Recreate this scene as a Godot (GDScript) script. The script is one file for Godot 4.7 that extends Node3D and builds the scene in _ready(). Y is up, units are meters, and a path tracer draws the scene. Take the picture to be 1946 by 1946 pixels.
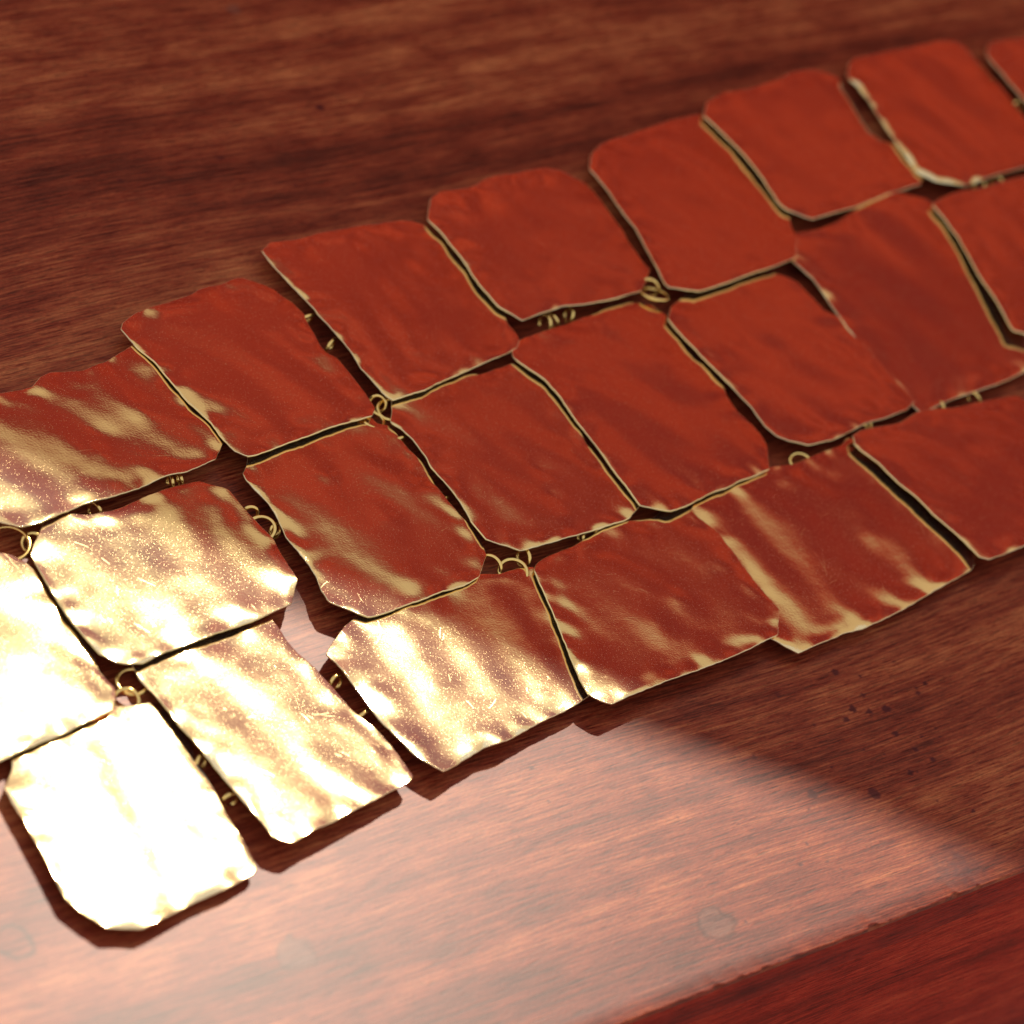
extends Node3D

const MM := 0.001
var gold: Array = []
var wire: StandardMaterial3D
var cut: StandardMaterial3D
var rng := RandomNumberGenerator.new()
var bracelet: Node3D
var table: Node3D
var to_sun := Vector3.ZERO

func _ready() -> void:
	rng.seed = 7
	# camera: a long close-up lens, turned on its axis, focused on the middle of the band
	var cam := Camera3D.new()
	cam.name = "camera"
	add_child(cam)
	var lens := CameraAttributesPhysical.new()
	lens.frustum_focal_length = 86.3
	lens.frustum_near = 0.02
	lens.frustum_far = 60.0
	lens.frustum_focus_distance = 0.3395
	lens.exposure_aperture = 21.0
	cam.attributes = lens
	cam.fov = 15.83
	cam.near = 0.02
	cam.far = 60.0
	cam.look_at_from_position(Vector3(-0.21716, 0.23817, 0.13918), Vector3(-0.21716, 0.23817, 0.13918) + Vector3(0.61854, -0.67841, -0.39645), Vector3(0.28000, 0.66172, -0.69550))
	# sky
	var env := Environment.new()
	env.background_mode = Environment.BG_SKY
	var sky_look := ProceduralSkyMaterial.new()
	sky_look.sky_top_color = Color(0.76, 0.79, 0.84)
	sky_look.sky_horizon_color = Color(0.9, 0.88, 0.84)
	sky_look.sky_curve = 0.2
	sky_look.ground_bottom_color = Color(0.4, 0.35, 0.3)
	sky_look.ground_horizon_color = Color(0.55, 0.5, 0.45)
	sky_look.sun_angle_max = 25.0
	sky_look.sun_curve = 0.12
	var sky := Sky.new()
	sky.sky_material = sky_look
	env.sky = sky
	env.background_energy_multiplier = 1.2
	env.tonemap_mode = Environment.TONE_MAPPER_LINEAR
	env.tonemap_exposure = 1.0
	env.sdfgi_enabled = true
	env.ssao_enabled = true
	env.ssil_enabled = true
	var world := WorldEnvironment.new()
	world.name = "daylight"
	world.environment = env
	add_child(world)
	# sun: low behind the table, straight towards the camera
	var elevation := deg_to_rad(50.0)
	to_sun = sun_towards(elevation, deg_to_rad(-4.0))
	var sun := DirectionalLight3D.new()
	sun.name = "sun"
	sun.light_energy = 1.12
	sun.light_color = Color(1.0, 0.95, 0.87)
	sun.light_angular_distance = 0.5
	sun.shadow_enabled = true
	add_child(sun)
	sun.look_at_from_position(to_sun, Vector3.ZERO, Vector3.UP)

	make_materials()
	make_table()
	make_awning()
	make_bracelet()


func sun_towards(elevation: float, side: float) -> Vector3:
	# straight ahead of the camera on the ground, turned by «side» to the right
	var ahead: Vector3 = (Vector3(0.61854, -0.67841, -0.39645) * Vector3(1, 0, 1)).normalized()
	var right := ahead.cross(Vector3.UP)
	return (ahead * cos(side) + right * sin(side)) * cos(elevation) + Vector3.UP * sin(elevation)


func lin(r: float, g: float, b: float) -> Color:
	return Color(r, g, b).linear_to_srgb()


func noise(at: int, frequency: float, octaves := 1) -> FastNoiseLite:
	var n := FastNoiseLite.new()
	n.noise_type = FastNoiseLite.TYPE_SIMPLEX_SMOOTH
	n.seed = at
	n.frequency = frequency
	n.fractal_type = FastNoiseLite.FRACTAL_FBM if octaves > 1 else FastNoiseLite.FRACTAL_NONE
	n.fractal_octaves = octaves
	return n


func mesh_part(called: String, mesh: Mesh, material: Material, parent: Node) -> MeshInstance3D:
	var o := MeshInstance3D.new()
	o.name = called
	o.mesh = mesh
	o.material_override = material
	parent.add_child(o, true)
	return o


func thing(called: String, label: String, category: String) -> Node3D:
	var o := Node3D.new()
	o.name = called
	o.set_meta("label", label)
	o.set_meta("category", category)
	add_child(o, true)
	return o


# ------------------------------------------------------------------ materials

func make_materials() -> void:
	# one tile of beaten brass leaf, 32 mm across: grain, pits and scratches
	var side := 1024
	var grain := noise(3, 0.11)
	var soft := noise(4, 0.03)
	var pits := noise(5, 0.045)
	var patch := noise(6, 0.006, 3)
	var h := PackedFloat32Array()
	h.resize(side * side)
	var r := PackedByteArray()
	r.resize(side * side)
	for y in side:
		for x in side:
			var g := grain.get_noise_2d(x, y)
			var p := maxf(0.0, pits.get_noise_2d(x, y) - 0.62)
			h[y * side + x] = 0.5 + 0.2 * g + 0.16 * soft.get_noise_2d(x, y) - 0.5 * p
			var fleck := 110.0 if grain.get_noise_2d(x * 2.5 + 700.0, y * 2.5) > 0.86 else 0.0
			r[y * side + x] = clampi(int(21.0 + 6.0 * patch.get_noise_2d(x, y) + 3.0 * g + fleck), 8, 200)
	for k in 44:
		var at := Vector2(rng.randf() * side, rng.randf() * side)
		var to := Vector2.from_angle(rng.randf_range(-0.9, 0.5)) * rng.randf_range(8.0, 60.0)
		var deep := rng.randf_range(0.05, 0.35)
		var bend := rng.randf_range(-0.2, 0.2)
		var steps := int(to.length())
		for s in steps:
			var t := float(s) / steps
			var q := at + to * t + to.orthogonal() * bend * t * (1.0 - t)
			for a in [-1, 0, 1]:
				var xx := posmod(int(q.x), side)
				var yy := posmod(int(q.y) + a, side)
				h[yy * side + xx] -= deep * (1.0 if a == 0 else 0.4) * sin(PI * t)
				r[yy * side + xx] = mini(230, r[yy * side + xx] + 22)
	var himg := Image.create_from_data(side, side, false, Image.FORMAT_RF, h.to_byte_array())
	var rimg := Image.create_from_data(side, side, false, Image.FORMAT_L8, r)
	var htex := ImageTexture.create_from_image(himg)
	var rtex := ImageTexture.create_from_image(rimg)
	for k in 4:
		var m := StandardMaterial3D.new()
		m.resource_name = "beaten brass"
		m.albedo_color = lin(0.93, 0.69 + 0.015 * (k - 1.5), 0.35 + 0.015 * (k - 1.5))
		m.metallic = 1.0
		m.roughness = 1.0
		m.roughness_texture = rtex
		m.roughness_texture_channel = BaseMaterial3D.TEXTURE_CHANNEL_RED
		m.heightmap_enabled = true
		m.heightmap_texture = htex
		m.heightmap_scale = 0.0004
		m.clearcoat_enabled = true
		m.clearcoat = 0.6
		m.clearcoat_roughness = 0.5
		m.uv1_scale = Vector3(1.0 + 0.07 * k, 1.0 + 0.07 * k, 1)
		gold.append(m)
	cut = StandardMaterial3D.new()
	cut.resource_name = "sheared brass edge"
	cut.albedo_color = lin(0.97, 0.78, 0.44)
	cut.metallic = 1.0
	cut.roughness = 0.38
	wire = StandardMaterial3D.new()
	wire.resource_name = "brass wire"
	wire.albedo_color = lin(0.92, 0.61, 0.2)
	wire.metallic = 1.0
	wire.roughness = 0.22


# ------------------------------------------------------------------ table

const TABLE_TURN := 5.3
const FRONT := 53.36   # mm from the middle of the picture to the table's front edge, across the grain

func own(x: float, z: float) -> Vector2:
	# a point of the ground, in mm, in the table's own axes (x along the grain)
	var t := deg_to_rad(TABLE_TURN)
	return Vector2(x * cos(t) + z * sin(t), -x * sin(t) + z * cos(t))


func wood_images(wide: int, tall: int, size: Vector2, corner: Vector2, at: int, marks: Array, dark: Color, mid: Color, pale: Color) -> Array:
	var broad := noise(at, 0.055, 2)
	var band := noise(at + 1, 0.25, 2)
	var streak := noise(at + 2, 1.0, 2)
	var fibre := noise(at + 3, 1.0)
	var pore := noise(at + 4, 1.0)
	var wave := noise(at + 5, 0.012)
	var grit := noise(at + 6, 1.0)
	var blot := noise(at + 7, 0.12, 3)
	var col := PackedByteArray()
	col.resize(wide * tall * 3)
	var h := PackedFloat32Array()
	h.resize(wide * tall)
	var i := 0
	for y in tall:
		var z := corner.y + size.y * (y + 0.5) / tall
		for x in wide:
			var xx := corner.x + size.x * (x + 0.5) / wide
			var w := z + 1.6 * wave.get_noise_2d(xx, z * 0.5)
			var a := broad.get_noise_2d(xx * 0.12, w)
			var b := band.get_noise_2d(xx * 0.06, w)
			var s := streak.get_noise_2d(xx * 0.035, w * 1.9)
			var f := fibre.get_noise_2d(xx * 0.11, w * 6.5)
			var p := pore.get_noise_2d(xx * 0.33, w * 6.0)
			var g := grit.get_noise_2d(xx * 2.6, z * 4.5)
			var l := blot.get_noise_2d(xx, z)
			var v := 0.5 + 0.36 * a + 0.26 * b + 0.2 * s + 0.27 * f + 0.18 * l
			var c := dark.lerp(mid, clampf(v * 2.0, 0.0, 1.0)) if v < 0.5 else mid.lerp(pale, clampf(v * 2.0 - 1.0, 0.0, 1.0))
			var deep := maxf(0.0, p - 0.35) * 2.4
			c = c * (1.0 - 0.5 * minf(deep, 1.0)) * (1.0 + 0.24 * g)
			col[i * 3] = clampi(int(pow(c.r, 0.4545) * 255.0), 0, 255)
			col[i * 3 + 1] = clampi(int(pow(c.g, 0.4545) * 255.0), 0, 255)
			col[i * 3 + 2] = clampi(int(pow(c.b, 0.4545) * 255.0), 0, 255)
			h[i] = 0.5 + 0.08 * f + 0.03 * s - 0.3 * deep + 0.2 * g
			i += 1
	for m in marks:   # x, z, radius across, darkness, kind (0 spot of stain, 1 pale blister, 2 ring, 3 bruise)
		var c2 := own(m[0], m[1])
		var rad: float = m[2] * (0.62 if m[4] == 0 else 1.0)
		var reach := rad * 1.7
		var seed_at: float = m[0] * 3.7 + m[1]
		var x0 := maxi(0, int((c2.x - reach - corner.x) / size.x * wide))
		var x1 := mini(wide - 1, int((c2.x + reach - corner.x) / size.x * wide))
		var y0 := maxi(0, int((c2.y - reach - corner.y) / size.y * tall))
		var y1 := mini(tall - 1, int((c2.y + reach - corner.y) / size.y * tall))
		for y in range(y0, y1 + 1):
			for x in range(x0, x1 + 1):
				var d := Vector2(corner.x + size.x * (x + 0.5) / wide, corner.y + size.y * (y + 0.5) / tall) - c2
				var e := d.length() / rad + 0.35 * blot.get_noise_2d(d.x * 5.0 / rad + seed_at, d.y * 5.0 / rad)
				var k := y * wide + x
				var share := clampf((1.0 - e) * 4.0, 0.0, 1.0)
				var tone := Color8(72, 24, 24)
				if m[4] == 1:
					tone = Color8(105, 80, 72)
				elif m[4] == 2:
					share = clampf(1.0 - absf(e - 0.85) * 7.0, 0.0, 1.0)
					tone = Color8(50, 22, 18)
				elif m[4] == 3:
					share = clampf((1.1 - e) * 1.5, 0.0, 1.0) * (0.6 + 0.4 * grit.get_noise_2d(d.x * 1.2, d.y * 1.2))
					tone = Color8(70, 36, 46)
				share = clampf(share * m[3], 0.0, 1.0)
				for j in 3:
					col[k * 3 + j] = int(lerpf(col[k * 3 + j], [tone.r8, tone.g8, tone.b8][j], share))
				h[k] += 0.25 * share * (1.0 if m[4] == 1 else -0.6)
	return [ImageTexture.create_from_image(Image.create_from_data(wide, tall, false, Image.FORMAT_RGB8, col)), ImageTexture.create_from_image(Image.create_from_data(wide, tall, false, Image.FORMAT_RF, h.to_byte_array()))]


func wood(maps: Array, rough: float, relief: float) -> StandardMaterial3D:
	var m := StandardMaterial3D.new()
	m.resource_name = "varnished red wood"
	m.albedo_texture = maps[0]
	m.roughness = rough
	m.detail_enabled = true
	m.detail_blend_mode = BaseMaterial3D.BLEND_MODE_MUL
	m.detail_uv_layer = BaseMaterial3D.DETAIL_UV_2
	m.detail_albedo = pores()
	m.heightmap_enabled = true
	m.heightmap_texture = maps[1]
	m.heightmap_scale = relief
	return m


var pore_map: ImageTexture

func pores() -> ImageTexture:
	# one tile of open grain, 44 x 40 mm: short dark pores and hairlines along the grain
	if pore_map:
		return pore_map
	var side := 1024
	var tone := PackedFloat32Array()
	tone.resize(side * side)
	tone.fill(0.96)
	var dice := RandomNumberGenerator.new()
	dice.seed = 17
	for k in 5200:
		var x := dice.randi_range(0, side - 1)
		var y := dice.randf_range(0.0, side)
		var long := dice.randi_range(12, 70) if k < 4200 else dice.randi_range(80, 260)
		var deep := dice.randf_range(0.08, 0.42) if k < 4200 else dice.randf_range(-0.1, 0.16)
		var half := dice.randf_range(0.7, 1.7)
		var drift := dice.randf_range(-0.05, 0.05)
		for j in long:
			var fall := sin(PI * (j + 0.5) / long)
			var mid := y + drift * j
			for w in range(-2, 3):
				var share := clampf(half + 0.5 - absf(w), 0.0, 1.0) * fall
				var at := posmod(int(mid) + w, side) * side + posmod(x + j, side)
				tone[at] *= 1.0 - deep * share
	var fine := noise(91, 0.35)
	var bytes := PackedByteArray()
	bytes.resize(side * side * 3)
	for i in side * side:
		var t := clampf(tone[i] * (1.0 + 0.1 * fine.get_noise_2d(i % side, i / side)), 0.0, 1.0)
		bytes[i * 3] = int(pow(t, 0.4545) * 255.0)
		bytes[i * 3 + 1] = int(pow(t * t, 0.4545) * 255.0)
		bytes[i * 3 + 2] = int(pow(t * t, 0.4545) * 255.0)
	pore_map = ImageTexture.create_from_image(Image.create_from_data(side, side, false, Image.FORMAT_RGB8, bytes))
	return pore_map


func sheet(rows: Array, uv_of: Callable) -> ArrayMesh:
	# a surface through rows of points, smooth
	var st := SurfaceTool.new()
	st.begin(Mesh.PRIMITIVE_TRIANGLES)
	var n: int = rows[0].size()
	for row in rows:
		for v in row:
			var w: Vector3 = v
			st.set_uv(uv_of.call(w))
			st.set_uv2(Vector2(w.x / 44.0, (w.z - w.y) / 40.0))
			st.add_vertex(w * MM)
	for a in rows.size() - 1:
		for b in n - 1:
			var k := a * n + b
			for j in [k, k + 1, k + n + 1, k, k + n + 1, k + n]:
				st.add_index(j)
	st.generate_normals()
	return st.commit()


func make_table() -> void:
	table = thing("wooden_table", "worn red-brown wooden table with streaky grain under the gold band", "table")
	table.rotation.y = -deg_to_rad(TABLE_TURN)
	var marks: Array = []
	marks.append_array([[16.7, -53.7, 0.75, 0.85, 0], [1.4, -50.9, 0.7, 0.55, 0], [16.8, -69.6, 0.9, 0.35, 1], [-10.8, -51.6, 0.5, 0.5, 0], [6.7, -44.9, 0.5, 0.4, 0]])
	marks.append_array([[18.1, 29.2, 0.7, 0.8, 0], [16.6, 33.4, 0.75, 0.85, 0], [18.0, 34.4, 0.6, 0.8, 0], [19.9, 34.9, 0.8, 0.9, 0], [15.0, 34.1, 0.6, 0.8, 0], [18.6, 37.6, 0.6, 0.9, 0], [19.2, 39.9, 0.5, 0.9, 0], [20.1, 41.6, 0.5, 0.8, 0], [16.7, 41.8, 0.6, 0.9, 0], [11.4, 42.1, 1.1, 0.75, 0], [5.4, 39.5, 0.9, 0.7, 0], [26.1, 34.2, 0.5, 0.8, 0], [10.4, 28.9, 0.6, 0.5, 0], [24.5, 34.8, 0.5, 0.7, 0], [18.8, 32.6, 0.5, 0.7, 0], [19.5, 48.0, 0.4, 0.8, 0], [2.9, 33.7, 0.5, 0.5, 0], [-1.8, 33.5, 0.4, 0.5, 0]])
	marks.append_array([[-50.9, 32.4, 1.8, 0.5, 1], [-13.6, 46.7, 1.8, 0.5, 1], [-50.9, 32.4, 1.9, 0.35, 2], [-13.6, 46.7, 2, 0.45, 2], [-72.2, 21.1, 1.9, 0.8, 2], [13.1, 52.3, 3, 0.6, 3], [-18.5, 25.5, 0.4, 0.8, 0]])
	for k in 150:
		var low := k < 90
		marks.append([rng.randf_range(-20, 70) if low else rng.randf_range(-90, 110), rng.randf_range(18, 55) if low else rng.randf_range(-75, 60), rng.randf_range(0.12, 0.34), rng.randf_range(0.3, 0.8), 0])
	var size := Vector2(250, 157)
	var corner := Vector2(-110, FRONT - 157.0 + 0.8)
	var top := wood(wood_images(1024, 2048, size, corner, 21, marks, Color(0.075, 0.01, 0.004), Color(0.26, 0.038, 0.0125), Color(0.5, 0.145, 0.045)), 0.34, 0.0006)
	top.metallic_specular = 0.31
	var uv_top := func(v: Vector3) -> Vector2: return Vector2((v.x - corner.x) / size.x, (v.z - corner.y) / size.y)
	# the top, its front corner worn round and chipped
	var chip := noise(31, 0.5, 3)
	var bite := noise(32, 0.12, 2)
	var xs: Array = [-450.0, -200.0]
	for k in 401:
		xs.append(-75.0 + 0.4 * k)
	xs.append_array([200.0, 450.0])
	var rows: Array = []
	var back: Array = []
	for z in [-600.0, -300.0, -120.0, -60.0, 0.0, FRONT - 8.0, FRONT - 2.0]:
		var row: Array = []
		for x in xs:
			row.append(Vector3(x, 0, z))
		rows.append(row)
	for k in 6:
		var row: Array = []
		for x in xs:
			var wear := 0.1 * chip.get_noise_1d(x) + maxf(0.0, bite.get_noise_1d(x * 3.0) - 0.3) * 1.0
			var t := k / 5.0 * PI / 2
			var round := 0.12 + 0.18 * absf(chip.get_noise_1d(x + 90.0))
			row.append(Vector3(x, (cos(t) - 1.0) * round, FRONT - wear - round + sin(t) * round))
		rows.append(row)
	var low_row: Array = []
	for x in xs:
		low_row.append(Vector3(x, -0.7, FRONT - 0.05))
	rows.append(low_row)
	mesh_part("tabletop", sheet(rows, uv_top), top, table)
	# the front below it, in shade
	var fsize := Vector2(250, 40)
	var front := wood(wood_images(1024, 512, fsize, Vector2(-110, -40), 51, [], Color(0.13, 0.008, 0.003), Color(0.36, 0.02, 0.007), Color(0.5, 0.06, 0.02)), 0.5, 0.003)
	front.metallic_specular = 0.22
	var uv_front := func(v: Vector3) -> Vector2: return Vector2((v.x + 110.0) / fsize.x, (-v.y) / fsize.y)
	var lip: Array = []
	for p in [[-0.7, -0.05], [-5.2, 0.0], [-5.6, -0.25], [-5.75, -0.5]]:
		var row: Array = []
		for x in xs:
			row.append(Vector3(x, p[0], FRONT + p[1]))
		lip.append(row)
	mesh_part("front_edge", sheet(lip, uv_front), front, table)
	var apron: Array = []
	for p in [[-5.75, -0.9], [-6.0, -0.5], [-30.0, -0.5], [-60.0, -0.5], [-60.0, -20.0]]:
		var row: Array = []
		for x in xs:
			row.append(Vector3(x + 37.0, p[0], FRONT + p[1]))
		apron.append(row)
	var uv_apron := func(v: Vector3) -> Vector2: return Vector2((v.x + 20.0) / fsize.x, (-v.y + 11.0) / fsize.y)
	mesh_part("front_apron", sheet(apron, uv_apron), front, table)
	var slab := BoxMesh.new()
	slab.size = Vector3(0.9, 0.018, 0.645)
	mesh_part("underside_board", slab, front, table).position = Vector3(0, -0.0125, (FRONT - 2.0) * MM - 0.3225)
	for s in [[-0.42, -0.56], [0.42, -0.56], [-0.42, 0.02], [0.42, 0.02]]:
		var leg := CylinderMesh.new()
		leg.top_radius = 0.022
		leg.bottom_radius = 0.014
		leg.height = 0.72
		leg.radial_segments = 24
		mesh_part("leg", leg, front, table).position = Vector3(s[0], -0.0215 - 0.36, s[1])
	var ground := PlaneMesh.new()
	ground.size = Vector2(30, 30)
	var earth := StandardMaterial3D.new()
	earth.albedo_color = lin(0.28, 0.24, 0.2)
	earth.roughness = 0.95
	var g := mesh_part("ground", ground, earth, self)
	g.position.y = -0.7415
	g.set_meta("kind", "structure")


# ------------------------------------------------------------------ awning

func make_awning() -> void:
	# red cloth stretched over the far side of the table; its edge throws the soft shadow
	var fade := noise(72, 0.03, 3)
	var weave := noise(73, 0.09, 2)
	var dye := Image.create_empty(256, 1024, false, Image.FORMAT_RGB8)
	for y in 1024:
		for x in 256:
			var u := y * 3.71   # mm from the hem: a cream border that runs into the red
			var v := clampf(0.5 + 0.55 * fade.get_noise_2d(x * 0.6, u * 0.3) + 0.14 * weave.get_noise_2d(x * 0.4, u * 0.23), 0.0, 1.0)
			var red := Color(lerpf(0.24, 0.7, v * v), lerpf(0.017, 0.09, v * v), lerpf(0.006, 0.034, v * v))
			var edge := smoothstep(165.0, 75.0, u + 14.0 * weave.get_noise_2d(x, u * 0.1))
			var c := red.lerp(Color(0.8, 0.74, 0.56), edge * edge)
			dye.set_pixel(x, y, c.linear_to_srgb())
	var cloth := StandardMaterial3D.new()
	cloth.resource_name = "faded red cloth"
	cloth.albedo_texture = ImageTexture.create_from_image(dye)
	cloth.roughness = 0.9
	cloth.metallic_specular = 0.1
	cloth.backlight_enabled = true
	cloth.backlight = lin(0.8, 0.8, 0.8)
	cloth.cull_mode = BaseMaterial3D.CULL_DISABLED
	var awning := thing("awning", "red cloth awning with a cream hem stretched above the table, shading the gold plates", "awning")
	var high := 420.0
	var along := Vector3(0.636, 0, 0.772)
	var inward := Vector3(0.772, 0, -0.636)
	var hem := Vector3(-10.3, 0, 25.7) + to_sun * (high / to_sun.y)
	var sway := noise(71, 0.02, 2)
	var rows: Array = []
	for a in 41:
		var row: Array = []
		for b in 121:
			var t := (b - 60) * 20.0
			var u := pow(a / 40.0, 1.5) * 3600.0
			var v := hem + along * t + inward * (u + (2.0 + 5.0 * sway.get_noise_1d(t)) * (1.0 if a < 12 else 0.0))
			v.y += 0.01 * u + minf(1.0, u / 150.0) * 22.0 * sway.get_noise_2d(t * 0.35, u * 0.45)
			row.append(v)
		rows.append(row)
	var across := func(v: Vector3) -> Vector2: return Vector2((v - hem).dot(along) / 1100.0, (v - hem).dot(inward) / 3800.0)
	mesh_part("cloth", sheet(rows, across), cloth, awning)
	var pole_look := StandardMaterial3D.new()
	pole_look.albedo_color = lin(0.3, 0.2, 0.12)
	for s in [[-58, 0.0], [58, 0.0], [-58, 3560.0], [58, 3560.0]]:
		var pole := CylinderMesh.new()
		pole.top_radius = 0.012
		pole.bottom_radius = 0.014
		pole.height = 1.16 + 0.01 * s[1] * MM
		var at: Vector3 = (hem + along * (s[0] * 20.0) + inward * s[1]) * MM
		mesh_part("pole", pole, pole_look, awning).position = Vector3(at.x, -0.7415 + pole.height / 2, at.z)


# ------------------------------------------------------------------ bracelet

var plates_made := 0

func plate(cx: float, cz: float, high: float, slope_x: float, slope_z: float, outline: Array) -> void:
	# one beaten plate: centre and outline in mm, tilted a little, folded and dented, its rim rounded
	var k := plates_made
	plates_made += 1
	var pts: Array[Vector2] = []
	for i in outline.size() / 2:
		pts.append(Vector2(outline[i * 2], outline[i * 2 + 1]))
	# walk the outline in short steps, corners kept
	var rim: Array[Vector2] = []
	for i in pts.size():
		var a := pts[i]
		var b := pts[(i + 1) % pts.size()]
		var parts := maxi(1, int(ceil(a.distance_to(b) / 0.36)))
		for j in parts:
			rim.append(a.lerp(b, float(j) / parts))
	var around := rim.size()
	var soft: Array[Vector2] = []
	var nick := noise(100 + k, 0.9, 2)
	var out_of: Array[Vector2] = []
	for i in around:
		soft.append(rim[i] * 0.76 + (rim[(i + 1) % around] + rim[(i - 1 + around) % around]) * 0.12)
	for i in around:
		var tangent := (soft[(i + 1) % around] - soft[(i - 1 + around) % around]).normalized()
		var side := Vector2(-tangent.y, tangent.x)
		if side.dot(soft[i]) < 0.0:
			side = -side
		out_of.append(side)
	for i in around:
		soft[i] += out_of[i] * 0.05 * nick.get_noise_2d(soft[i].x, soft[i].y)
	var fold := noise(200 + k, 0.1)
	var dent := noise(300 + k, 0.2)
	var small := noise(400 + k, 0.55)
	var crumple := noise(500 + k, 0.28)
	var turn := Vector2.from_angle(rng.randf_range(-0.5, 0.25))
	var dimples: Array = []
	for i in rng.randi_range(5, 9):
		var spot := soft[rng.randi_range(0, around - 1)] * (0.93 if rng.randf() < 0.55 else rng.randf_range(0.1, 0.9))
		dimples.append([spot, rng.randf_range(0.7, 1.9), rng.randf_range(-0.055, 0.055)])
	var height := func(p: Vector2, from_rim: float) -> float:
		var q := Vector2(p.dot(turn), p.dot(turn.orthogonal()))
		var edge := clampf(1.0 - from_rim / 5.0, 0.0, 1.0)
		var y := 0.06 * fold.get_noise_2d(q.x * 1.5, q.y * 0.55)
		y += 0.011 * dent.get_noise_2d(q.x, q.y * 0.7)
		y += 0.0015 * small.get_noise_2d(p.x, p.y)
		y += 0.07 * edge * edge * crumple.get_noise_2d(p.x, p.y)
		for d in dimples:
			var e: float = p.distance_squared_to(d[0]) / (d[1] * d[1])
			if e < 6.0:
				y += d[2] * exp(-e)
		var curl := clampf(1.0 - from_rim / 0.6, 0.0, 1.0)
		y -= 0.07 * curl * curl * maxf(0.0, crumple.get_noise_2d(p.x * 0.6 + 40.0, p.y * 0.6))
		if k == 5:   # this plate's far edge is bent down
			var bend := clampf(1.0 - from_rim / 1.8, 0.0, 1.0) * smoothstep(3.0, 5.5, p.x) * smoothstep(-9.0, -6.0, p.y) * smoothstep(6.0, 3.0, p.y)
			y -= 0.5 * bend * bend
		if k == 6:   # and this one's near edge
			var bend := clampf(1.0 - from_rim / 1.1, 0.0, 1.0) * smoothstep(-4.0, -6.0, p.x)
			y -= 0.2 * bend * bend
		return y + slope_x * p.x + slope_z * p.y
	const THICK := 0.22
	var verts := PackedVector3Array()
	var uvs := PackedVector2Array()
	var rings: Array = []   # [share of the way out, outward shift in mm, drop in mm, underside]
	for i in range(1, 39):
		rings.append([i / 38.0, -0.06, 0.0])
	for i in range(1, 5):
		var t := i / 4.0 * PI / 2
		rings.append([1.0, -0.06 + 0.06 * sin(t), 0.06 * (1.0 - cos(t))])
	rings.append([1.0, 0.0, THICK - 0.06])
	rings.append([1.0, -0.08, THICK])
	for s in [0.95, 0.8, 0.5, 0.2]:
		rings.append([s, -0.08, THICK])
	var spin := Vector2.from_angle(rng.randf_range(0.0, TAU))
	var shift := Vector2(rng.randf(), rng.randf())
	var put := func(p: Vector2, y: float) -> void:
		verts.append(Vector3(p.x, y, p.y) * MM)
		uvs.append(Vector2(p.dot(spin), p.dot(spin.orthogonal())) / 32.0 + shift)
	put.call(Vector2.ZERO, height.call(Vector2.ZERO, 9.0))
	for ring in rings:
		for i in around:
			var share: float = ring[0]
			var p: Vector2 = (soft[i] + out_of[i] * ring[1]) * share
			var from_rim := (1.0 - share) * soft[i].length()
			put.call(p, height.call(p, from_rim) - ring[2])
	put.call(Vector2.ZERO, height.call(Vector2.ZERO, 9.0) - THICK)
	var index := PackedInt32Array()
	var wall := PackedInt32Array()
	# the outline may run either way round; faces must run clockwise seen from outside
	var area := 0.0
	for i in around:
		area += soft[i].cross(soft[(i + 1) % around])
	var flip := area < 0.0
	var tri := func(a: int, b: int, c: int, on: PackedInt32Array) -> void:
		on.append(a)
		on.append(c if flip else b)
		on.append(b if flip else c)
	for i in around:
		var j := (i + 1) % around
		tri.call(0, 1 + i, 1 + j, index)
		for r in rings.size() - 1:
			var a := 1 + r * around
			var b := a + around
			var on := wall if r >= 39 and r < 43 else index
			tri.call(a + i, b + i, b + j, on)
			tri.call(a + i, b + j, a + j, on)
		var last := 1 + (rings.size() - 1) * around
		tri.call(last + i, verts.size() - 1, last + j, index)
	var normals := PackedVector3Array()
	normals.resize(verts.size())
	var every := index + wall
	for t in every.size() / 3:
		var a := every[t * 3]
		var b := every[t * 3 + 1]
		var c := every[t * 3 + 2]
		var n := (verts[c] - verts[a]).cross(verts[b] - verts[a])
		normals[a] += n
		normals[b] += n
		normals[c] += n
	for i in normals.size():
		normals[i] = normals[i].normalized()
	var arrays := []
	arrays.resize(Mesh.ARRAY_MAX)
	arrays[Mesh.ARRAY_VERTEX] = verts
	arrays[Mesh.ARRAY_NORMAL] = normals
	arrays[Mesh.ARRAY_TEX_UV] = uvs
	arrays[Mesh.ARRAY_INDEX] = index
	var m := ArrayMesh.new()
	m.add_surface_from_arrays(Mesh.PRIMITIVE_TRIANGLES, arrays)
	arrays[Mesh.ARRAY_INDEX] = wall
	m.add_surface_from_arrays(Mesh.PRIMITIVE_TRIANGLES, arrays)
	m.surface_set_material(0, gold[k % 4])
	m.surface_set_material(1, cut)
	mesh_part("gold_plate", m, null, bracelet).position = Vector3(cx, high, cz) * MM


func link(x: float, z: float, size: float, turn: float, stand: float, high: float) -> void:
	# a small wire ring hung between two plates: turned about the vertical, flat (0) or standing (90)
	var ring := TorusMesh.new()
	ring.inner_radius = (size - 0.19) * MM
	ring.outer_radius = (size + 0.19) * MM
	ring.rings = 40
	ring.ring_segments = 14
	var o := mesh_part("link_ring", ring, wire, bracelet)
	o.position = Vector3(x, high, z) * MM
	o.basis = Basis(Vector3.UP, deg_to_rad(turn)) * Basis(Vector3.BACK, deg_to_rad(stand))


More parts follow.
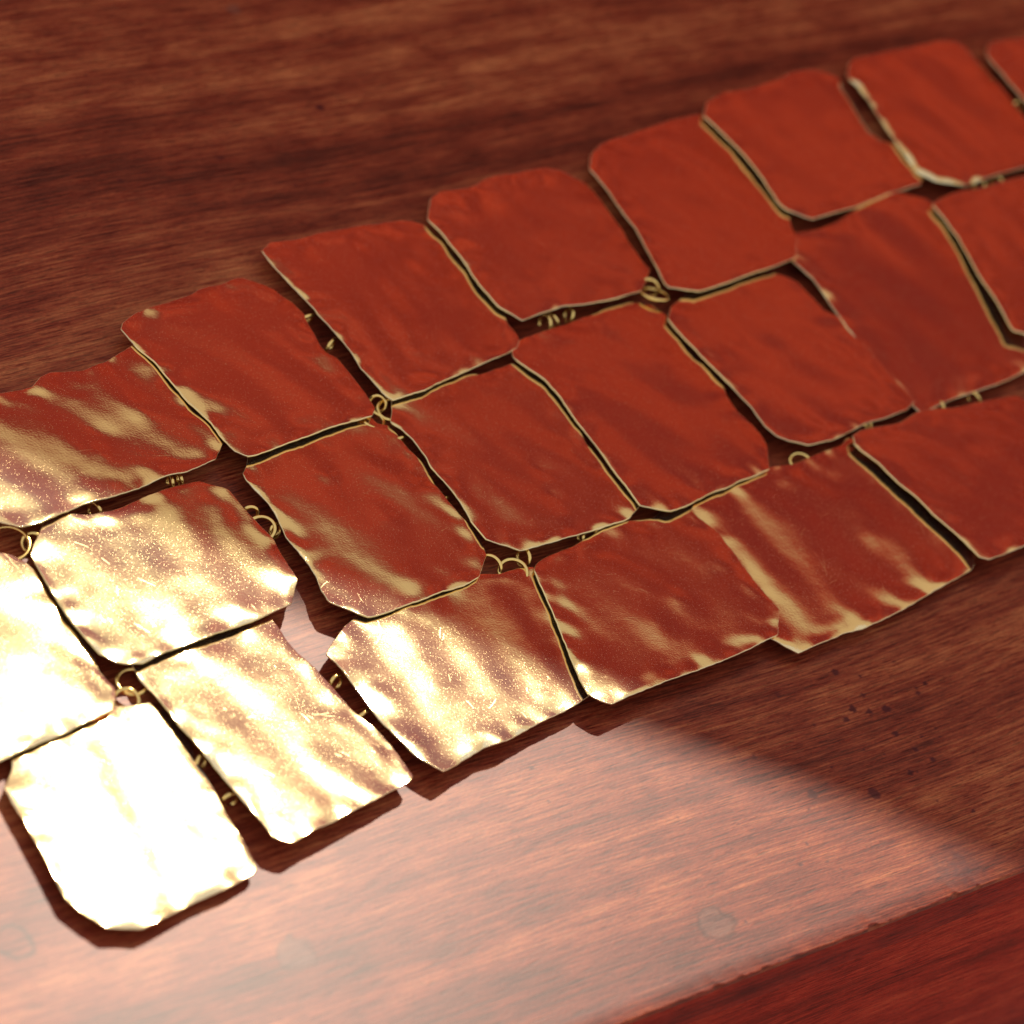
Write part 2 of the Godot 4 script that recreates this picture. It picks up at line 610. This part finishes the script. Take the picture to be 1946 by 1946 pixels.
func make_bracelet() -> void:
	bracelet = thing("plate_bracelet", "wide gold band of crinkled square plates joined by small rings on the wood", "bracelet")
	plate(-36.2, -22.4, 2.201, -0.028, 0.026, [-7.74, -7.24, -4.09, -7.43, -0.8, -7.03, 0.74, -7.87, 2.01, -8.14, 5.3, -7.19, 6.84, -7.45, 8.02, -7.47, 11.21, -8.29, 13.1, -8.66, 13.6, -5.47, 13.37, -3.62, 13.14, -1.91, 12.34, 0.5, 13.03, 2.16, 13.3, 4.34, 12.57, 5.57, 10.6, 7.03, 6.89, 7.43, 5.24, 7.16, 3.81, 7.19, 1.32, 7.45, -1.8, 7.45, -4.38, 7.23, -6.93, 7.43, -9.96, 7.71, -12.03, 7.52, -13.34, 6.26, -14.32, 3.9, -12.78, -3.99, -10.21, -6.57])
	plate(-14.8, -24.5, 1.898, -0.036, 0.03, [-9.63, -8.28, -8.96, -8.96, -6.85, -9.7, -2.37, -9.88, 0.19, -10.03, 1.44, -10.39, 2.76, -10.49, 4.02, -10.23, 5.97, -10.45, 6.86, -10.31, 8.39, -8.62, 8.92, -7.73, 9.13, -6.95, 9.64, -5.68, 9.72, -3.77, 9.09, -1.64, 8.6, 0.29, 8.53, 1.42, 9.17, 2.49, 9.11, 4.55, 8.88, 7.06, 8.58, 9.39, 7.52, 10.22, 5.18, 10.05, 1.87, 9.98, -1.28, 10.16, -3.53, 10.23, -7.1, 10.46, -7.97, 10.35, -8.79, 9.25, -8.91, 6.87, -8.67, 5.27, -8.8, 3.83, -9.12, 2.31, -9.13, 0.67, -9.14, -0.6, -9.09, -3.27, -9.5, -5.67])
	plate(5.4, -26.2, 1.752, -0.028, 0.026, [-9.57, -10.78, -7.99, -11.45, -4.82, -10.96, -1.33, -10.94, 4.06, -10.31, 8.14, -9.64, 9.16, -9.22, 10.38, -7.82, 11.12, -4.69, 10.96, -2.24, 10.8, 0.13, 10.79, 2.04, 10.77, 4.09, 9.26, 6.48, 9.19, 8.21, 8.9, 9.06, 7.8, 9.86, 5.06, 10.22, 3.03, 10.36, -0.67, 10.67, -3.84, 10.99, -5.64, 11.34, -9.66, 11.18, -10.04, 10.21, -10.01, 8.47, -10.05, 6.55, -9.71, 4.83, -9.44, 2.84, -9.52, 1.65, -9.45, 0.52, -9.56, -1.08, -9.47, -2.69, -9.59, -5.16, -9.63, -7.15, -9.67, -9.22])
	plate(25.9, -27.9, 1.75, -0.028, 0.026, [-10.21, -6.63, -7.74, -9.15, -6, -9.68, -1.96, -9.23, 0.81, -9.79, 3.28, -9.6, 6.43, -9.29, 8.46, -8.99, 9.99, -7.99, 11.39, -5.57, 11.38, -3.76, 10.85, -1.2, 10.5, 1.24, 9.7, 4.18, 9.34, 6.24, 9.17, 7.77, 7.72, 8.85, 6.12, 9.88, 2.6, 9.9, 0.53, 9.68, -1.81, 9.45, -4.1, 8.82, -7.67, 8.79, -10.04, 9.01, -11.22, 6.37, -11.11, 3.11, -10.43, 0.26, -10.3, -1.57, -9.98, -4.25])
	plate(47.6, -26.6, 1.749, -0.028, 0.026, [-8.95, -8.12, -7.11, -9.97, -4.68, -10.97, -1.22, -11.22, 2.86, -11.29, 6.35, -11.57, 9.11, -11.45, 10.74, -11.26, 11.49, -10.09, 11.58, -8.18, 11.65, -6.35, 11.41, -2.98, 11.09, -0.9, 10.78, 1.14, 10.09, 4.6, 8.36, 6.73, 7.56, 8.71, 5.14, 11, 2.24, 11.22, -1.98, 11.23, -5.77, 11.37, -9.93, 11.37, -12.92, 9.69, -13, 9.17, -11.69, 5.53, -10.93, 3.19, -10.22, 0.89, -10.04, -1.17, -9.28, -4.34])
	plate(68.2, -29.2, 1.747, -0.028, 0.026, [-10.46, -7.79, -8.39, -9.52, -5.84, -10.12, -1.01, -9.78, 3.29, -9.89, 6.08, -10.46, 8.82, -10.22, 9.98, -9.69, 11.54, -7.82, 11.23, -5.94, 10.07, -2.19, 9.27, 0.71, 10.04, 2.77, 11.59, 4.04, 10.99, 6.34, 10.61, 8.53, 8.94, 9.18, 7.99, 9.78, 3.85, 9.62, -3.12, 10.04, -6.28, 9.98, -9.67, 9.92, -11.71, 7.6, -11.85, 6.25, -11.1, 3.77, -10.67, 1.62, -10.42, -0.35, -10.25, -3.59, -10.26, -5.66])
	plate(88.9, -27.7, 1.748, -0.028, 0.026, [-7.65, -9.46, -6.09, -10.8, -4.75, -11.07, 0.34, -10.74, 4.5, -10.4, 8.56, -10.2, 11.03, -9.49, 11.34, -8.03, 10.95, -5.62, 10.63, -2.83, 10.18, 1.06, 9.27, 4.02, 8.43, 7.44, 7.24, 10.62, 5.73, 10.89, 2.34, 10.66, -2.68, 10.54, -7.83, 10.44, -10.86, 8.75, -11.98, 6.86, -10.89, 2.38, -10.02, -0.84, -8.93, -4.03, -8.32, -7.02, -8.36, -8.54])
	plate(110.1, -24.4, 1.75, -0.028, 0.026, [-8.89, -8.99, -7.13, -10.52, -5.63, -10.87, -0.86, -10.19, 4.23, -10.02, 9.93, -9.6, 11.49, -8.45, 11.42, -4.67, 10.29, 0.94, 9.15, 6.96, 7.43, 10.29, 5.88, 10.78, -1.21, 10.48, -8.88, 9.96, -11.32, 7.8, -11.21, 5.02, -10.49, 1.65, -10.08, -1.36, -9.49, -5.2])
	plate(-58.3, -3.8, 1.8, -0.012, 0.002, [7.45, -9.94, 8.38, -9.37, 8.81, -8.4, 9.09, -7.77, 9.35, -5.3, 9.26, -2.48, 9.28, 0.3, 9.08, 2.25, 8.15, 4.8, 8.16, 6.02, 8.3, 7.03, 7.64, 8.15, 6.46, 9.1, 4, 9.24, 1.38, 9.42, -0.73, 9.44, -3.97, 9.64, -5.67, 9.75, -8.37, 9.79, -9.27, 8.73, -9.12, 3.61, -9.12, -1.34, -8.89, -6.88, -7.77, -8.32, -4.43, -8.68, 0.51, -9.58, 4.81, -10.2])
	plate(-38.1, -6.1, 2.099, -0.022, 0.018, [-10.68, -5.96, -9.66, -7.04, -8.75, -7.7, -7.2, -9.01, -5.27, -9.35, -2.95, -8.17, -0.46, -7.82, 1.4, -7.93, 3.33, -8.1, 5.91, -8.16, 7.94, -8.09, 9.63, -7.86, 11.7, -5.87, 11.64, -3.27, 11.76, -1.26, 12, 0.66, 11.52, 3.12, 11.07, 5.84, 8.76, 7.99, 6.57, 8.12, 4.58, 8.33, 1.26, 8.24, -2.14, 8.25, -5.45, 8.2, -7.02, 8.27, -8.52, 8.5, -9.92, 8.04, -10.76, 7.37, -11.56, 6.06, -11.68, 3.79, -11.67, 0.97, -11.29, -2.39, -10.92, -4.51])
	plate(-15.6, -4.5, 1.75, -0.028, 0.026, [-8.38, -8.58, -7.41, -9.3, -6.12, -10.64, -4.11, -10.82, -2.18, -10.99, -0.36, -11.1, 1.46, -11.21, 3.35, -11.33, 6.78, -11.22, 8.74, -10.43, 8.77, -9.25, 9.78, -8.5, 9.7, -6.88, 9.65, -4.96, 9.85, -2.77, 9.09, -0.43, 8.99, 1.52, 8.87, 3.64, 9.11, 6.05, 8.41, 8.12, 8.08, 8.85, 5.4, 10.87, 3.4, 11.13, 0.88, 10.9, -1.15, 11, -3.76, 10.86, -6.27, 10.95, -8.18, 10.73, -9.18, 9.5, -10.54, 7.78, -10.35, 6.4, -9.65, 4.6, -9.41, 3.23, -9.39, 1.56, -9.39, -0.34, -8.7, -2.48, -8.38, -4.49, -8.56, -6.42, -8.61, -7.95])
	plate(3.5, -4.9, 1.748, -0.028, 0.026, [-9.4, -8.18, -8.18, -9.46, -7.23, -10.77, -5.2, -10.93, -3.25, -11.07, -0.62, -11.11, 1.54, -11.44, 4.11, -10.23, 6.57, -10.29, 8.13, -10.28, 9.49, -10.14, 10.21, -8.04, 10.35, -5.55, 9.92, -3.71, 9.52, -1.98, 8.92, -0.1, 8.31, 1.78, 8.44, 3.41, 8.55, 4.99, 8.93, 8.05, 8.61, 10.11, 5.88, 11.26, 5.26, 11.32, 2.46, 11.19, -0.37, 11.05, -3.83, 10.79, -6.75, 10.59, -7.91, 10.42, -10.32, 7.96, -10.15, 5.72, -9.74, 3.98, -9.48, 2.11, -9.42, 0.22, -9.37, -1.76, -8.95, -3.53, -8.74, -5.39, -8.96, -7.04])
	plate(21.9, -5.3, 1.75, -0.028, 0.026, [-9.94, -10.07, -8.9, -11.76, -6.62, -12.09, -4, -12.02, -1.27, -12.03, 1.19, -12.22, 3.73, -12.23, 7.14, -13.09, 9.5, -11.63, 10.44, -11.06, 11.17, -8.66, 10.82, -6.96, 10.46, -4.81, 9.8, -3.06, 10.79, -1.64, 10.21, 0.54, 9.25, 2.43, 8.7, 4.61, 9, 6.53, 9, 8.03, 8.44, 9.62, 6.3, 12.32, 4.36, 12.43, 1.83, 12.39, -0.13, 12.64, -1.93, 12.49, -5.72, 12.93, -8.22, 12.94, -10.9, 11.08, -10.56, 8.82, -10.16, 5.58, -9.69, 2.56, -9.31, -1.06, -8.83, -4.13, -8.74, -6.43, -9.45, -8.49])
	plate(41.6, -4.7, 1.75, -0.028, 0.026, [-9.6, -8.99, -7.9, -10.37, -6.16, -10.84, -3.88, -11.68, -1.6, -11.71, 0.71, -11.74, 4.69, -11.66, 6.96, -11.17, 8.65, -9.3, 9.22, -8.26, 9.25, -6.06, 9.28, -3.86, 10.32, -1.83, 10.16, 0.04, 10.01, 1.79, 9.87, 4.82, 9.43, 7.74, 9.55, 10.44, 7.57, 11.11, 4.53, 11.2, 1.46, 10.95, -1.16, 11.18, -3.82, 11.39, -7.32, 11.03, -8.96, 9.63, -9.85, 8.6, -10.02, 7.04, -9.65, 4.49, -9.57, 1.82, -9.58, -0.02, -9.71, -2.15, -9.75, -3.37, -9.78, -5.88])
	plate(62.6, -6.2, 1.6, 0.01, -0.008, [-10.29, -9.37, -9.04, -11.22, -6.98, -12.6, -3.79, -12.04, -0.5, -12.21, 2.02, -12.69, 4.57, -13.36, 8.87, -13.42, 10.49, -12.83, 12.66, -11.16, 13.39, -9.4, 12.9, -6.95, 12.42, -4.59, 11.51, -1.98, 10.63, 0.53, 10.12, 2.68, 9.6, 4.88, 8.95, 7.03, 8.33, 9.09, 7.04, 11.57, 7.1, 13.22, 4.48, 13.35, 0.04, 13.57, -3.54, 13.39, -6.14, 13.18, -9, 13.25, -11.59, 13.42, -11.89, 12.12, -11.89, 11.1, -11.92, 8.24, -11.82, 5.9, -11.28, 2.75, -11.22, 0.69, -10.89, -0.97, -10.38, -3.53, -9.82, -6.43])
	plate(84.4, -6.6, 2.299, -0.02, 0.02, [-9.91, -9.43, -8.38, -9.9, -4.84, -10.08, -1.27, -9.63, 5.72, -9.35, 9.17, -9.58, 12.65, -9.41, 14.73, -7.82, 14.11, -3.69, 12.89, 1.82, 11.71, 6.81, 9.24, 8.64, 1.41, 9, -4.91, 9.82, -9.16, 9.61, -13.67, 10.97, -15.46, 9.32, -13.99, 5.44, -12.69, 0.91, -10.65, -4.31, -10.05, -7.18])
	plate(-56.6, 14.7, 1.25, -0.02, 0.008, [-8.22, -6.6, -6.51, -7.94, -5.35, -9.82, -3.61, -10, -2.12, -10.11, -0.54, -10.15, 1.03, -10.2, 2.59, -10.24, 5.11, -10.39, 7.77, -9.41, 9.09, -9.17, 10.56, -8.42, 10.4, -6.43, 10.33, -4.79, 9.42, -3.13, 9.03, -1.46, 8.61, 1.17, 8.03, 3.77, 7.75, 6.18, 7.42, 8.11, 7.06, 9.59, 6.3, 9.92, 3.51, 10.23, 0.35, 10.17, -2.99, 10.42, -5.8, 10.6, -8.52, 9.23, -9.43, 7.3, -10.04, 5.32, -9.57, 2.53, -9.12, -0.18, -8.7, -3.18, -8.54, -4.92])
	plate(-39.3, 12.4, 1.799, -0.03, 0.028, [-8.17, -9.22, -7.74, -10.87, -6.04, -11.11, -3.93, -11.25, -2.19, -11.31, -0.45, -11.37, 1.9, -11.43, 3.55, -11.32, 5.22, -11.2, 7.66, -10.48, 7.63, -9.15, 7.32, -7.38, 7.39, -5.79, 7.8, -3.6, 7.89, -1.01, 8, 1.77, 8.59, 4, 8.77, 5.33, 8.82, 6.67, 8.42, 10.03, 7.85, 10.43, 6.42, 10.52, 3.38, 10.81, 0.54, 10.97, -1.42, 11.18, -3.72, 11.24, -6.38, 11.56, -7, 11.23, -7.77, 10.26, -7.65, 8.87, -7.81, 6.23, -7.87, 3.36, -7.82, -0, -7.98, -3.02, -7.92, -6.44, -8.17, -8.5])
	plate(-17.8, 14, 1.75, -0.024, 0.018, [-12.11, -6.07, -10.42, -7.06, -8.13, -8.16, -7.25, -8.41, -5.52, -8.84, -2.4, -8.58, 0.39, -8.48, 3.31, -8.42, 5.83, -8.45, 7.75, -8.48, 10.19, -7.45, 12.45, -7.41, 14.1, -6.92, 14.37, -5.58, 13.45, -3.13, 12.32, -0.36, 11.74, 1.24, 11.15, 2.84, 10.14, 5.52, 9.33, 7.87, 7.31, 8.3, 5.36, 8.48, 2.06, 8.56, -0.36, 8.8, -2.49, 9.02, -4.69, 8.74, -7.35, 9.04, -9.49, 9.35, -10.5, 9.43, -11.16, 8.17, -11.82, 6.66, -11.97, 4.83, -12.23, 2.49, -12.11, 0.84, -12.01, -1.1, -11.9, -3.31, -11.89, -4.84])
	plate(4.6, 15.7, 1.999, -0.01, 0.045, [-8.98, -7.9, -8.04, -8.6, -6.73, -8.86, -2.83, -8.93, 0.61, -9.45, 4.01, -9.57, 7.43, -8.52, 9.48, -9.25, 11.82, -9.05, 12.01, -6.86, 12.42, -5.55, 12.66, -4.3, 12.36, -2.45, 12.01, -0.26, 11.54, 2.62, 11.4, 4.8, 11.24, 6.14, 8.87, 8.58, 5.05, 8.74, 1.42, 8.81, -2.61, 8.62, -6.1, 8.43, -9.36, 8.33, -12.99, 8.4, -13.68, 7.74, -14.28, 6.43, -13.91, 4.85, -12.85, 2.15, -11.56, -0.84, -10.47, -3.6, -9.56, -6.18])
	plate(28.5, 16.9, 1.5, -0.006, 0.004, [-12.37, -8.88, -10.17, -10.09, -7.24, -10.43, -4.59, -10.52, -1.13, -10.6, 0.84, -10.24, 2.8, -9.7, 6.95, -9.77, 10.15, -9.7, 11.7, -10.42, 12.86, -9.01, 13.19, -7.35, 13.47, -5.82, 13.64, -3.99, 13.82, -2.17, 13.91, -0.44, 13.99, 1.31, 13.91, 3, 14.08, 5.35, 13.47, 7.32, 12.71, 8.51, 11.84, 8.9, 8.22, 9.2, 5.08, 9.45, 1.13, 9.86, -2.46, 10.03, -5.35, 10.04, -7.24, 9.68, -9.77, 9.68, -13.9, 9.63, -14.66, 8.4, -15.61, 6.84, -13.26, 3.53, -12.88, 0.07, -12.8, -1.62, -12.75, -3.3, -12.55, -5.88, -12.66, -7.25])
	plate(51.7, 16.7, 2.099, -0.028, 0.02, [-12.3, -8.65, -11.62, -9.63, -9.98, -9.88, -5.22, -9.06, -0.7, -9.61, 2.96, -8.48, 6.34, -8.07, 10.56, -7.45, 11.75, -7.02, 12.26, -6.01, 12.34, -4.18, 12.37, -0.5, 12.1, 4.24, 11.2, 7.51, 9.55, 8.47, 3.93, 9.07, -0.7, 9.46, -4.44, 9.54, -6.3, 9.43, -9.64, 9.41, -10.4, 8.66, -10.51, 5.5, -11.07, 2.37, -11.14, 0.03, -11.63, -2.55, -11.79, -5.49, -12.26, -7.46])
	# small loops across the gaps between rows (turn 0) and between neighbours (turn 90)
	for p in [[-30.3, -15.6], [-39.1, -15.3], [-29.2, -15.6], [4.2, -16.3], [0.5, -16.0], [20.7, -18.8], [19.6, -18.8], [22.9, -18.8], [4.0, 5.7], [5.2, 5.7], [20.0, 6.7], [21.0, 6.5], [43.5, 5.6], [44.4, 5.6], [54.4, 6.9], [59.3, 7.4], [84.8, -17.4], [87.4, -17.0], [71.4, -18.5]]:
		link(p[0], p[1], rng.randf_range(0.7, 0.85), rng.randf_range(-25, 25), 90 + rng.randf_range(-20, 20), 0.55)
	for p in [[-4.4, -24.4], [-4.5, -28.3], [-30.1, 10.3], [-30.2, 14.3], [-48.8, -7.7], [-49.2, -5.9], [-47.0, 17.0], [-47.0, 12.6], [-8.4, 0.5], [-6.5, -3.4], [-5.7, -11.5], [99.8, -26.1]]:
		link(p[0], p[1], rng.randf_range(0.7, 0.85), 90 + rng.randf_range(-25, 25), 90 + rng.randf_range(-20, 20), 0.55)
	# the larger rings where four plates meet
	for p in [[-5.8, 6.7, 1.35, 20, 15, 1.05], [-7.3, 5.1, 1.1, 20, 75, 0.75], [-3.5, 5.6, 0.9, -10, 80, 0.85], [-25.9, -7.2, 1.3, 0, 20, 1.05], [-25.5, -9.3, 0.7, 60, 70, 0.8], [-24.5, -6.7, 0.7, 100, 70, 0.7], [-4.3, -14.8, 1.25, 0, 12, 1.1], [-6.8, -14.5, 1.2, 0, -10, 1], [-4.8, -16.1, 0.8, 30, 60, 0.8], [33.5, -17.4, 1.5, 60, -22, 1.3], [33.9, -18.6, 1, 40, 75, 0.9], [-47.8, 3.0, 1.35, 0, 10, 1.1], [-49.5, 4.5, 1.1, 40, 35, 0.95], [33.1, 7.0, 1.05, 0, 10, 0.95], [-49.3, -14.6, 1.9, 0, 8, 1.3], [-47.0, -14.0, 0.9, 40, 50, 1]]:
		link(p[0], p[1], p[2], p[3], p[4], p[5])
